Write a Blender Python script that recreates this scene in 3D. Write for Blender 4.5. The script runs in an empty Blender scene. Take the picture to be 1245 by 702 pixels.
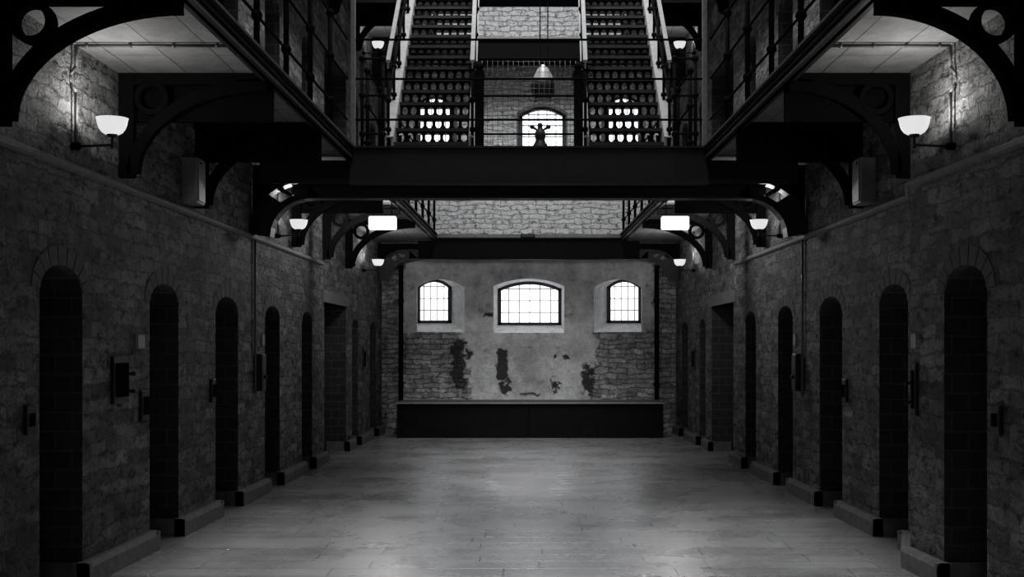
import bpy, bmesh, math, random
from mathutils import Vector, Matrix
random.seed(7)
sc = bpy.context.scene
C = sc.collection
PI = math.pi

# ------------------------------------------------------------------ camera, world, light, exposure
F = 1500.0
cam_d = bpy.data.cameras.new('camera')
cam = bpy.data.objects.new('camera', cam_d); C.objects.link(cam)
cam.location = (0, 0, 1.6); cam.rotation_euler = (PI/2, 0, 0)
cam_d.sensor_width = 36.0; cam_d.lens = 36.0*F/1245.0
cam_d.shift_x = -20.5/1245.0; cam_d.shift_y = 74.0/1245.0
cam_d.clip_start = 0.05; cam_d.clip_end = 200
sc.camera = cam

sc.view_settings.view_transform = 'Standard'
sc.view_settings.look = 'None'
sc.view_settings.gamma = 1.0
sc.view_settings.use_curve_mapping = False
sc.view_settings.exposure = 0.0
sc.cycles.use_denoising = True
sc.cycles.max_bounces = 8
sc.cycles.diffuse_bounces = 4
sc.cycles.sample_clamp_indirect = 4.0

SKY_POWER = 800.0      # daylight through the long roof glazing
REAR_POWER = 380.0     # fill added behind the camera to brighten the far wall
LAMP_POWER = 16.0       # wall lamps
WINDOW_SKY = 2.5       # bright overcast sky outside

w = bpy.data.worlds.new('sky'); sc.world = w; w.use_nodes = True
bg = w.node_tree.nodes['Background']
bg.inputs[0].default_value = (0.93, 0.95, 1.0, 1); bg.inputs[1].default_value = WINDOW_SKY

def area(name, loc, sx, sy, power, rot=(0, 0, 0)):
    d = bpy.data.lights.new(name, 'AREA'); d.shape = 'RECTANGLE'; d.size = sx; d.size_y = sy
    d.energy = power; d.color = (0.97, 0.98, 1.0)
    o = bpy.data.objects.new(name, d); C.objects.link(o); o.location = loc; o.rotation_euler = rot
    return o
area('skylight_daylight', (0, 7.5, 10.75), 1.3, 10.0, SKY_POWER*0.34)
area('skylight_daylight_far', (0, 15.6, 10.75), 1.6, 7.0, SKY_POWER*1.6)

area('added_rear_fill', (0, -3.85, 7.6), 3.0, 4.0, REAR_POWER, (-PI/2, 0, 0))   # unseen fill light, added to lift the far wall; no known window there

# ------------------------------------------------------------------ materials
def new_mat(name):
    m = bpy.data.materials.new(name); m.use_nodes = True
    nt = m.node_tree; nt.nodes.clear()
    out = nt.nodes.new('ShaderNodeOutputMaterial')
    b = nt.nodes.new('ShaderNodeBsdfPrincipled')
    nt.links.new(b.outputs[0], out.inputs[0])
    return m, nt, b
def N(nt, t, **kw):
    n = nt.nodes.new(t)
    for k, v in kw.items():
        setattr(n, k, v)
    return n
def g(v): return (v, v, v, 1)
def swz(nt, mode):
    """world position rearranged so the surface lies in the texture's xy plane"""
    geo = N(nt, 'ShaderNodeNewGeometry'); s = N(nt, 'ShaderNodeSeparateXYZ'); c = N(nt, 'ShaderNodeCombineXYZ')
    nt.links.new(geo.outputs['Position'], s.inputs[0])
    for i, ch in enumerate(mode):
        nt.links.new(s.outputs['XYZ'.index(ch)], c.inputs[i])
    return c.outputs[0], s
def noise(nt, vec, scale, detail=4, rough=0.6):
    n = N(nt, 'ShaderNodeTexNoise'); n.inputs['Scale'].default_value = scale
    n.inputs['Detail'].default_value = detail; n.inputs['Roughness'].default_value = rough
    nt.links.new(vec, n.inputs['Vector']); return n
def ramp(nt, fac, stops):
    r = N(nt, 'ShaderNodeValToRGB'); cr = r.color_ramp
    while len(cr.elements) < len(stops): cr.elements.new(0.5)
    for e, (p, v) in zip(cr.elements, stops):
        e.position = p; e.color = g(v) if not isinstance(v, tuple) else v
    nt.links.new(fac, r.inputs[0]); return r.outputs[0]
def mixc(nt, fac, a, b, mode='MIX'):
    m = N(nt, 'ShaderNodeMix', data_type='RGBA', blend_type=mode)
    for inp, v in ((m.inputs[0], fac), (m.inputs[6], a), (m.inputs[7], b)):
        if hasattr(v, 'is_output') or hasattr(v, 'links'): nt.links.new(v, inp)
        else: inp.default_value = v
    return m.outputs[2]
def math_n(nt, op, a, b=None, clamp=False):
    m = N(nt, 'ShaderNodeMath', operation=op, use_clamp=clamp)
    for inp, v in ((m.inputs[0], a), (m.inputs[1], b)):
        if v is None: continue
        if hasattr(v, 'links'): nt.links.new(v, inp)
        else: inp.default_value = v
    return m.outputs[0]
def bump(nt, b, h, strength, dist):
    bp = N(nt, 'ShaderNodeBump'); bp.inputs['Strength'].default_value = strength
    bp.inputs['Distance'].default_value = dist
    nt.links.new(h, bp.inputs['Height']); nt.links.new(bp.outputs[0], b.inputs['Normal'])
def distort(nt, vec, scale, amt):
    n = noise(nt, vec, scale, 3)
    sub = N(nt, 'ShaderNodeVectorMath', operation='SUBTRACT'); sub.inputs[1].default_value = (0.5, 0.5, 0.5)
    nt.links.new(n.outputs['Color'], sub.inputs[0])
    sc_ = N(nt, 'ShaderNodeVectorMath', operation='SCALE'); sc_.inputs[3].default_value = amt
    nt.links.new(sub.outputs[0], sc_.inputs[0])
    ad = N(nt, 'ShaderNodeVectorMath', operation='ADD')
    nt.links.new(vec, ad.inputs[0]); nt.links.new(sc_.outputs[0], ad.inputs[1])
    return ad.outputs[0]
def brick(nt, vec, bw, bh, mortar, c1, c2, cm, smooth=0.3, off=0.5):
    t = N(nt, 'ShaderNodeTexBrick'); t.offset = off
    t.inputs['Scale'].default_value = 1.0
    t.inputs['Brick Width'].default_value = bw; t.inputs['Row Height'].default_value = bh
    t.inputs['Mortar Size'].default_value = mortar; t.inputs['Mortar Smooth'].default_value = smooth
    t.inputs['Color1'].default_value = g(c1); t.inputs['Color2'].default_value = g(c2); t.inputs['Mortar'].default_value = g(cm)
    nt.links.new(vec, t.inputs['Vector']); return t

def mat_rubble(name, mode, lo=0.09, hi=0.25, joint=0.10):
    m, nt, b = new_mat(name)
    vec, s = swz(nt, mode)
    dv = distort(nt, vec, 11.0, 0.06); dv = distort(nt, dv, 2.6, 0.12)
    br = brick(nt, dv, 0.30, 0.105, 0.012, lo, hi, joint, 1.0)
    mp = N(nt, 'ShaderNodeMapping'); mp.inputs['Scale'].default_value = (0.6, 1.25, 1.0); nt.links.new(dv, mp.inputs[0])
    n1 = noise(nt, mp.outputs[0], 13, 6, 0.72); n2 = noise(nt, vec, 48, 4, 0.7); n3 = noise(nt, vec, 0.7, 4)
    n4 = noise(nt, mp.outputs[0], 5.5, 3, 0.6)
    vo = N(nt, 'ShaderNodeTexVoronoi', feature='F1'); vo.inputs['Scale'].default_value = 11
    nt.links.new(mp.outputs[0], vo.inputs['Vector'])
    pits = ramp(nt, n1.outputs['Fac'], [(0.37, 0.15), (0.48, 1.0), (0.7, 1.35)])
    c = mixc(nt, 1.0, br.outputs['Color'], pits, 'MULTIPLY')
    c = mixc(nt, 0.8, c, ramp(nt, n2.outputs['Fac'], [(0.3, 0.4), (0.7, 1.5)]), 'MULTIPLY')
    c = mixc(nt, 0.8, c, ramp(nt, n3.outputs['Fac'], [(0.3, 0.55), (0.7, 1.4)]), 'MULTIPLY')
    c = mixc(nt, 0.6, c, ramp(nt, n4.outputs['Fac'], [(0.35, 0.6), (0.65, 1.3)]), 'MULTIPLY')
    nt.links.new(c, b.inputs['Base Color'])
    b.inputs['Roughness'].default_value = 0.8; b.inputs['Specular IOR Level'].default_value = 0.25
    h = math_n(nt, 'MULTIPLY', br.outputs['Fac'], -0.35)
    h = math_n(nt, 'ADD', h, math_n(nt, 'MULTIPLY', n1.outputs['Fac'], 1.7))
    h = math_n(nt, 'ADD', h, math_n(nt, 'MULTIPLY', vo.outputs['Distance'], -0.6))
    h = math_n(nt, 'ADD', h, math_n(nt, 'MULTIPLY', n2.outputs['Fac'], 0.35))
    bump(nt, b, h, 1.0, 0.05)
    return m
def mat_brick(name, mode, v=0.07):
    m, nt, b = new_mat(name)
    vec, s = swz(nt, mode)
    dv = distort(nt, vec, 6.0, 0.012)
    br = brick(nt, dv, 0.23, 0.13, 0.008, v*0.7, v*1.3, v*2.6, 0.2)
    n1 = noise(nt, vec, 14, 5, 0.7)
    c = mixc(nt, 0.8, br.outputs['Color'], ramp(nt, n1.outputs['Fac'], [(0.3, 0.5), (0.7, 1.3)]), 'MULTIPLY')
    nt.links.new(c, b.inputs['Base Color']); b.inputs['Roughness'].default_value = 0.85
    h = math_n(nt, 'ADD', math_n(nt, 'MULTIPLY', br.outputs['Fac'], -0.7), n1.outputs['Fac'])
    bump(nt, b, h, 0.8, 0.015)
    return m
def mat_plain(name, v, rough=0.6, metal=0.0, spec=0.4, var=0.3, scale=8, bmp=0.15):
    m, nt, b = new_mat(name)
    geo = N(nt, 'ShaderNodeNewGeometry')
    n = noise(nt, geo.outputs['Position'], scale, 5, 0.65)
    c = mixc(nt, 1.0, g(v), ramp(nt, n.outputs['Fac'], [(0.25, 1-var), (0.75, 1+var)]), 'MULTIPLY')
    nt.links.new(c, b.inputs['Base Color'])
    b.inputs['Roughness'].default_value = rough; b.inputs['Metallic'].default_value = metal
    b.inputs['Specular IOR Level'].default_value = spec
    if bmp: bump(nt, b, n.outputs['Fac'], bmp, 0.01)
    return m
def mat_emit(name, v, strength):
    m, nt, b = new_mat(name)
    b.inputs['Base Color'].default_value = g(v); b.inputs['Roughness'].default_value = 0.3
    b.inputs['Emission Color'].default_value = g(1.0); b.inputs['Emission Strength'].default_value = strength
    return m
def boxmask(nt, s, vec, x0, x1, z0, z1, soft=0.06, wob=0.75, scale=3.0):
    """soft-edged, ragged patch in world x, z (worn plaster)"""
    nz = noise(nt, vec, scale, 5, 0.7); sp = N(nt, 'ShaderNodeSeparateXYZ'); nt.links.new(nz.outputs['Color'], sp.inputs[0])
    x = math_n(nt, 'ADD', s.outputs[0], math_n(nt, 'MULTIPLY', math_n(nt, 'SUBTRACT', sp.outputs[0], 0.5), wob))
    z = math_n(nt, 'ADD', s.outputs[2], math_n(nt, 'MULTIPLY', math_n(nt, 'SUBTRACT', sp.outputs[1], 0.5), wob))
    def edge(v, a, up):
        d = math_n(nt, 'SUBTRACT', v, a) if up else math_n(nt, 'SUBTRACT', a, v)
        return math_n(nt, 'DIVIDE', d, soft, clamp=True)
    r = math_n(nt, 'MINIMUM', edge(x, x0, True), edge(x, x1, False))
    return math_n(nt, 'MINIMUM', r, math_n(nt, 'MINIMUM', edge(z, z0, True), edge(z, z1, False)))
def mat_end_wall():
    m, nt, b = new_mat('worn_plaster_over_stone')
    vec, s = swz(nt, 'XZY')
    dv = distort(nt, vec, 9.0, 0.09); dv = distort(nt, dv, 2.2, 0.2)
    br = brick(nt, dv, 0.34, 0.095, 0.012, 0.20, 0.42, 0.22, 1.0)
    n1 = noise(nt, vec, 10, 6, 0.7); n2 = noise(nt, vec, 2.2, 5, 0.65); n3 = noise(nt, vec, 40, 3)
    stone = mixc(nt, 0.9, br.outputs['Color'], ramp(nt, n1.outputs['Fac'], [(0.35, 0.4), (0.65, 1.35)]), 'MULTIPLY')
    plaster = mixc(nt, 1.0, g(0.62), ramp(nt, n2.outputs['Fac'], [(0.30, 0.50), (0.46, 0.85), (0.7, 1.2)]), 'MULTIPLY')
    plaster = mixc(nt, 0.6, plaster, ramp(nt, n1.outputs['Fac'], [(0.3, 0.6), (0.6, 1.1)]), 'MULTIPLY')
    n5 = noise(nt, vec, 4.5, 6, 0.72)
    plaster = mixc(nt, 0.8, plaster, ramp(nt, n5.outputs['Fac'], [(0.33, 0.25), (0.40, 0.85), (0.5, 1.0)]), 'MULTIPLY')
    stone = mixc(nt, 0.8, stone, ramp(nt, n5.outputs['Fac'], [(0.36, 0.45), (0.6, 1.3)]), 'MULTIPLY')
    white = mixc(nt, 0.9, g(0.55), ramp(nt, n1.outputs['Fac'], [(0.36, 0.25), (0.46, 0.85), (0.65, 1.2)]), 'MULTIPLY')
    white = mixc(nt, 0.35, white, ramp(nt, br.outputs['Fac'], [(0.0, 1.0), (1.0, 0.8)]), 'MULTIPLY')
    # bare stone: both lower sides, both outer strips; whitewashed stone above the landing
    mk = None
    for a in ((-2.60, -1.28, 0.3, 2.00), (1.28, 2.60, 0.3, 2.00), (-4, -2.42, -1, 3.4), (2.42, 4, -1, 3.4),
              (-1.75, -1.10, 0.5, 1.3), (1.15, 1.6, 0.5, 1.35)):
        q = boxmask(nt, s, vec, *a); mk = q if mk is None else math_n(nt, 'MAXIMUM', mk, q)
    col = mixc(nt, mk, plaster, stone)
    wm = math_n(nt, 'DIVIDE', math_n(nt, 'SUBTRACT', s.outputs[2], 3.4), 0.1, clamp=True)
    col = mixc(nt, wm, col, white)
    # dark holes where the plaster has fallen away
    dk = None
    for a, wob, sf in (((-0.62, -0.40, 1.02, 1.60), 0.25, 0.02), ((-1.50, -1.22, 0.85, 1.75), 0.6, 0.05), ((1.02, 1.24, 0.75, 1.30), 0.5, 0.05),
                  ((-0.55, -0.36, 0.76, 1.02), 0.5, 0.03), ((0.42, 0.58, 0.78, 1.0), 0.5, 0.03), ((0.45, 0.52, 1.42, 1.48), 0.2, 0.02), ((0.68, 0.78, 1.38, 1.52), 0.3, 0.03),
                  ((-0.86, -0.68, 2.21, 2.30), 0.2, 0.02), ((-1.2, -1.1, 1.4, 1.6), 0.3, 0.03), ((-0.18, 0.22, 0.72, 0.76), 0.25, 0.02)):
        q = boxmask(nt, s, vec, *a, soft=sf, wob=wob, scale=7.0); dk = q if dk is None else math_n(nt, 'MAXIMUM', dk, q)
    col = mixc(nt, math_n(nt, 'MULTIPLY', dk, 0.97), col, g(0.015))
    st = boxmask(nt, s, vec, -0.35, 0.35, 0.7, 1.75, soft=0.3, wob=0.9, scale=4.0)
    col = mixc(nt, math_n(nt, 'MULTIPLY', st, 0.45), col, g(0.12))
    nt.links.new(col, b.inputs['Base Color']); b.inputs['Roughness'].default_value = 0.85
    hs = math_n(nt, 'MULTIPLY', br.outputs['Fac'], math_n(nt, 'MULTIPLY', math_n(nt, 'MAXIMUM', mk, wm), -0.8))
    h = math_n(nt, 'ADD', hs, math_n(nt, 'MULTIPLY', n1.outputs['Fac'], 0.7))
    h = math_n(nt, 'ADD', h, math_n(nt, 'MULTIPLY', dk, -0.8))
    h = math_n(nt, 'ADD', h, math_n(nt, 'MULTIPLY', n3.outputs['Fac'], 0.15))
    bump(nt, b, h, 1.0, 0.04)
    return m
def mat_floor():
    m, nt, b = new_mat('worn_flagstone_floor')
    vec, s = swz(nt, 'XYZ')
    dv0 = distort(nt, vec, 5.0, 0.012)
    s0 = N(nt, 'ShaderNodeSeparateXYZ'); nt.links.new(dv0, s0.inputs[0])
    row = math_n(nt, 'FLOOR', math_n(nt, 'DIVIDE', s0.outputs[1], 0.30))
    wn = N(nt, 'ShaderNodeTexWhiteNoise', noise_dimensions='1D'); nt.links.new(row, wn.inputs['W'])
    sh = N(nt, 'ShaderNodeCombineXYZ'); nt.links.new(math_n(nt, 'MULTIPLY', wn.outputs['Value'], 3.0), sh.inputs[0])
    dv = N(nt, 'ShaderNodeVectorMath', operation='ADD'); nt.links.new(dv0, dv.inputs[0]); nt.links.new(sh.outputs[0], dv.inputs[1]); dv = dv.outputs[0]
    br = brick(nt, dv, 1.25, 0.30, 0.008, 0.20, 0.26, 0.10, 0.6, 0.37)
    n1 = noise(nt, vec, 1.1, 6, 0.65); n2 = noise(nt, vec, 16, 5, 0.7)
    mp = N(nt, 'ShaderNodeMapping'); mp.inputs['Scale'].default_value = (0.5, 8.0, 1.0); nt.links.new(vec, mp.inputs[0])
    n3 = noise(nt, mp.outputs[0], 2.2, 5, 0.7)
    col = mixc(nt, 0.5, br.outputs['Color'], ramp(nt, n1.outputs['Fac'], [(0.3, 0.62), (0.7, 1.3)]), 'MULTIPLY')
    col = mixc(nt, 0.55, col, ramp(nt, n2.outputs['Fac'], [(0.3, 0.65), (0.7, 1.25)]), 'MULTIPLY')
    col = mixc(nt, 0.5, col, ramp(nt, n3.outputs['Fac'], [(0.25, 0.7), (0.45, 0.95), (0.75, 1.15)]), 'MULTIPLY')
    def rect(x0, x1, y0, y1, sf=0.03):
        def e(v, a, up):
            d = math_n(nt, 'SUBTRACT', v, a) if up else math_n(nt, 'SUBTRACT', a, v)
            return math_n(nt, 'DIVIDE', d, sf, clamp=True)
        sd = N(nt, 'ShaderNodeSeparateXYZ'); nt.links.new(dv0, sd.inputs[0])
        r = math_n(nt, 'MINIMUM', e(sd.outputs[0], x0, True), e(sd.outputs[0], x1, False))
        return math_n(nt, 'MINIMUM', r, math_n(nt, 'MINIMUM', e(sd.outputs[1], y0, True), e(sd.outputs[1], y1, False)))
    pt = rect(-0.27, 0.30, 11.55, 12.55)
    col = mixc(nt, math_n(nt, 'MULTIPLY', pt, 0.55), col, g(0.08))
    nt.links.new(col, b.inputs['Base Color'])
    r = ramp(nt, n1.outputs['Fac'], [(0.25, 0.18), (0.75, 0.38)])
    # damp, polished patch in the middle of the hall
    nd = noise(nt, mp.outputs[0], 1.6, 5, 0.7)
    ex = math_n(nt, 'MULTIPLY', s.outputs[0], 1.9); ey = math_n(nt, 'MULTIPLY', math_n(nt, 'SUBTRACT', s.outputs[1], 15.4), 0.42)
    dd = math_n(nt, 'SQRT', math_n(nt, 'ADD', math_n(nt, 'MULTIPLY', ex, ex), math_n(nt, 'MULTIPLY', ey, ey)))
    dd = math_n(nt, 'ADD', dd, math_n(nt, 'MULTIPLY', math_n(nt, 'SUBTRACT', nd.outputs['Fac'], 0.5), 1.6))
    pm = ramp(nt, dd, [(0.45, 1.0), (1.0, 0.0)])
    r = mixc(nt, pm, r, g(0.16))
    nt.links.new(r, b.inputs['Roughness']); b.inputs['Specular IOR Level'].default_value = 0.8
    h = math_n(nt, 'ADD', math_n(nt, 'MULTIPLY', br.outputs['Fac'], -0.6), math_n(nt, 'MULTIPLY', n3.outputs['Fac'], 0.9))
    h = math_n(nt, 'ADD', h, math_n(nt, 'MULTIPLY', n2.outputs['Fac'], 0.3))
    rip = noise(nt, mp.outputs[0], 5.0, 3, 0.6)
    h = math_n(nt, 'ADD', h, math_n(nt, 'MULTIPLY', math_n(nt, 'MULTIPLY', rip.outputs['Fac'], pm), 9.0))
    bump(nt, b, h, 0.6, 0.007)
    return m
def mat_ceiling():
    m, nt, b = new_mat('stone_slab_ceiling')
    vec, s = swz(nt, 'YXZ')
    br = brick(nt, distort(nt, vec, 3, 0.02), 1.9, 0.36, 0.006, 0.15, 0.20, 0.05, 0.3)
    n1 = noise(nt, vec, 5, 5, 0.7)
    col = mixc(nt, 0.8, br.outputs['Color'], ramp(nt, n1.outputs['Fac'], [(0.3, 0.6), (0.7, 1.25)]), 'MULTIPLY')
    nt.links.new(col, b.inputs['Base Color']); b.inputs['Roughness'].default_value = 0.75
    h = math_n(nt, 'ADD', math_n(nt, 'MULTIPLY', br.outputs['Fac'], -0.8), n1.outputs['Fac'])
    bump(nt, b, h, 0.5, 0.015)
    return m
def mat_glass():
    m = bpy.data.materials.new('window_glass'); m.use_nodes = True
    nt = m.node_tree; nt.nodes.clear()
    out = nt.nodes.new('ShaderNodeOutputMaterial'); tr = nt.nodes.new('ShaderNodeBsdfTransparent')
    gl = nt.nodes.new('ShaderNodeBsdfGlossy'); gl.inputs['Roughness'].default_value = 0.1
    tr.inputs[0].default_value = (0.93, 0.95, 0.97, 1)
    mx = nt.nodes.new('ShaderNodeMixShader'); mx.inputs[0].default_value = 0.05
    nt.links.new(tr.outputs[0], mx.inputs[1]); nt.links.new(gl.outputs[0], mx.inputs[2]); nt.links.new(mx.outputs[0], out.inputs[0])
    return m

M = {}
M['rubble'] = mat_rubble('rough_rubble_stone', 'YZX')
M['rubble_x'] = mat_rubble('rough_rubble_stone_facing', 'XZY')
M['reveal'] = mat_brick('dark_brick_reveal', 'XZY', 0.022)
M['end'] = mat_end_wall()
M['floor'] = mat_floor()
M['ceiling'] = mat_ceiling()
M['arch'] = mat_plain('arch_brick', 0.065, 0.85, var=0.5, scale=14, bmp=0.8)
M['dressed'] = mat_plain('dressed_stone', 0.12, 0.8, var=0.4, scale=12, bmp=0.6)
M['splay'] = mat_plain('limewashed_splay', 0.8, 0.8, var=0.25, scale=9, bmp=0.4)
M['iron'] = mat_plain('black_painted_iron', 0.006, 0.8, 0.0, 0.0, var=0.3, scale=20, bmp=0.2)
M['iron2'] = mat_plain('worn_black_iron', 0.016, 0.5, 0.0, 0.2, var=0.4, scale=20, bmp=0.2)
M['steel'] = mat_plain('grey_painted_steel', 0.15, 0.75, 0.0, 0.08, var=0.25, scale=14, bmp=0.2)
M['tread'] = mat_plain('worn_steel_tread', 0.10, 0.5, 0.0, 0.5, var=0.3, scale=14, bmp=0.2)
M['pipe'] = mat_plain('grey_painted_conduit', 0.10, 0.5, 0.0, 0.4, var=0.3, scale=20)
M['door'] = mat_plain('dark_cell_door', 0.03, 0.6, 0.0, 0.3, var=0.4, scale=10)
M['box'] = mat_plain('off_white_enamel_box', 0.20, 0.5, 0.0, 0.4, var=0.15, scale=6)
M['plate'] = mat_plain('pale_number_plate', 0.32, 0.6, 0.0, 0.3, var=0.2, scale=30)
M['stage'] = mat_plain('black_stage_board', 0.007, 0.8, 0.0, 0.05, var=0.3, scale=5)
M['stage_edge'] = mat_plain('dark_stage_boards', 0.07, 0.8, 0.0, 0.1, var=0.3, scale=9)
M['stage_top'] = mat_plain('worn_stage_plank', 0.22, 0.6, 0.0, 0.3, var=0.3, scale=9)
M['bowl'] = mat_emit('opal_glass_lit', 0.5, 0.72)
M['tube'] = mat_emit('lit_diffuser', 0.8, 1.4)
M['muntin'] = mat_plain('pale_glazing_bar', 0.6, 0.6, var=0.1)
M['sash'] = mat_plain('dark_sash_frame', 0.03, 0.6, var=0.3)
M['wire'] = mat_plain('galvanised_wire', 0.06, 0.5, var=0.2)
M['white'] = mat_plain('pale_enamel_shade', 0.25, 0.4, var=0.2, scale=20)
M['glass'] = mat_glass()

# ------------------------------------------------------------------ mesh helpers (bmesh, world coordinates)
def bx(bm, x0, x1, y0, y1, z0, z1, bev=0.0):
    x0, x1 = sorted((x0, x1)); y0, y1 = sorted((y0, y1)); z0, z1 = sorted((z0, z1))
    v = [bm.verts.new((x, y, z)) for x in (x0, x1) for y in (y0, y1) for z in (z0, z1)]
    fs = [bm.faces.new([v[i] for i in q]) for q in ((0, 1, 3, 2), (4, 6, 7, 5), (0, 4, 5, 1), (2, 3, 7, 6), (0, 2, 6, 4), (1, 5, 7, 3))]
    if bev:
        es = list({e for f in fs for e in f.edges})
        bmesh.ops.bevel(bm, geom=es, offset=bev, segments=1, affect='EDGES', profile=0.5)
def tube(bm, p0, p1, r, seg=10, r1=None):
    p0, p1 = Vector(p0), Vector(p1); d = (p1-p0).normalized()
    a = d.orthogonal().normalized(); b = d.cross(a)
    r1 = r if r1 is None else r1
    A = [bm.verts.new(p0+(a*math.cos(t)+b*math.sin(t))*r) for t in [2*PI*i/seg for i in range(seg)]]
    B = [bm.verts.new(p1+(a*math.cos(t)+b*math.sin(t))*r1) for t in [2*PI*i/seg for i in range(seg)]]
    for i in range(seg):
        f = bm.faces.new((A[i], A[(i+1) % seg], B[(i+1) % seg], B[i])); f.smooth = True
    bm.faces.new(A[::-1]); bm.faces.new(B)
def path(bm, pts, r, seg=8):
    for a, b in zip(pts, pts[1:]): tube(bm, a, b, r, seg)
    for p in pts[1:-1]: ball(bm, p, r*1.05, 8, 6)
def ball(bm, c, r, u=12, v=8, sz=1.0):
    mt = Matrix.Translation(c) @ Matrix.Diagonal((1, 1, sz, 1))
    q = bmesh.ops.create_uvsphere(bm, u_segments=u, v_segments=v, radius=r, matrix=mt)
    for vv in q['verts']:
        for f in vv.link_faces: f.smooth = True
def lathe(bm, c, prof, seg=24, closed=False):
    rings = []
    for r, z in prof:
        rings.append([bm.verts.new((c[0]+r*math.cos(2*PI*i/seg), c[1]+r*math.sin(2*PI*i/seg), c[2]+z)) for i in range(seg)])
    for A, B in zip(rings, rings[1:]):
        for i in range(seg):
            f = bm.faces.new((A[i], A[(i+1) % seg], B[(i+1) % seg], B[i])); f.smooth = True
    if closed:
        bm.faces.new(rings[0][::-1]); bm.faces.new(rings[-1])
def strip_prism(bm, A, B, y0, y1, fn):
    """band between outlines A and B (lists of (off,z)), thick from y0 to y1; fn maps (off,y,z) to world"""
    n = len(A)
    V = {}
    for k, y in enumerate((y0, y1)):
        for j, L in enumerate((A, B)):
            for i, (o, z) in enumerate(L): V[k, j, i] = bm.verts.new(fn(o, y, z))
    for i in range(n-1):
        for q in (((0, 0), (0, 1), 0), ((1, 0), (1, 1), 1)):
            k = q[2]
            bm.faces.new((V[k, 0, i], V[k, 0, i+1], V[k, 1, i+1], V[k, 1, i]))
        for j in (0, 1):
            bm.faces.new((V[0, j, i], V[1, j, i], V[1, j, i+1], V[0, j, i+1]))
    for i in (0, n-1):
        bm.faces.new((V[0, 0, i], V[0, 1, i], V[1, 1, i], V[1, 0, i]))
def obj(name, bm, mat, parent=None, label=None):
    bmesh.ops.recalc_face_normals(bm, faces=bm.faces[:])
    if parent is not None:
        p = parent; off = Vector((0, 0, 0))
        while p is not None: off += Vector(p.location); p = p.parent
        bmesh.ops.translate(bm, verts=bm.verts[:], vec=-off)
    me = bpy.data.meshes.new(name); bm.to_mesh(me); bm.free()
    mats = mat if isinstance(mat, (list, tuple)) else [mat]
    for m_ in mats: me.materials.append(m_)
    o = bpy.data.objects.new(name, me); C.objects.link(o)
    if parent is not None: o.parent = parent
    if label: o['label'] = label
    return o
def struct(name, bm, mat):
    o = obj(name, bm, mat); o['kind'] = 'structure'; return o
def thing(name, label, cat, loc, group=None):
    o = bpy.data.objects.new(name, None); C.objects.link(o); o.location = loc; o.empty_display_size = 0.1
    o['label'] = label; o['category'] = cat
    if group: o['group'] = group
    return o
def BM(): return bmesh.new()

# ------------------------------------------------------------------ plan of the hall (it narrows slightly towards the far end)
YB = 23.6                      # face of the end wall
def hw(s, y):                  # half width at depth y; the near right wall turns in a little
    base = 3.16-0.0147*y
    if s < 0 or y >= 9.75: return base
    near = 3.16-0.04*y
    if y <= 9.05: return near
    t = (y-9.05)/0.7
    return (3.16-0.04*9.05)*(1-t)+(3.16-0.0147*9.75)*t
def ge(y): return 2.05-0.0147*y          # gallery edge
def P(s, y, off, z): return (s*(hw(s, y)-off), y, z)
ST = 3.6                       # storey height
DECK = 3.71
SIDE = {-1: 'left', 1: 'right'}
ORD = ['nearest', 'second', 'third', 'fourth', 'fifth', 'sixth', 'seventh', 'eighth', 'ninth', 'tenth', 'eleventh', 'twelfth']
# door openings: y0, y1, spring, crown (level 1)
DOORS = [(3.55, 4.25, 1.98, 2.14, 0), (5.6, 6.3, 1.98, 2.14, 0),
         (7.68, 8.39, 1.98, 2.15, 0), (9.81, 10.58, 1.98, 2.14, 0), (11.76, 12.62, 1.96, 2.12, 0), (13.82, 14.58, 1.96, 2.10, 0),
         (15.9, 16.6, 1.96, 2.10, 0), (17.5, 19.4, 2.27, 2.27, 1), (20.0, 20.65, 1.96, 2.10, 0), (22.0, 22.75, 1.96, 2.10, 0)]

def opening_top(o, t):
    zs, zc, flat = o[2], o[3], o[4]
    if flat: return zs
    u = 2*t-1
    return zs+(zc-zs)*math.sqrt(max(0, 1-u*u))

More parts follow.
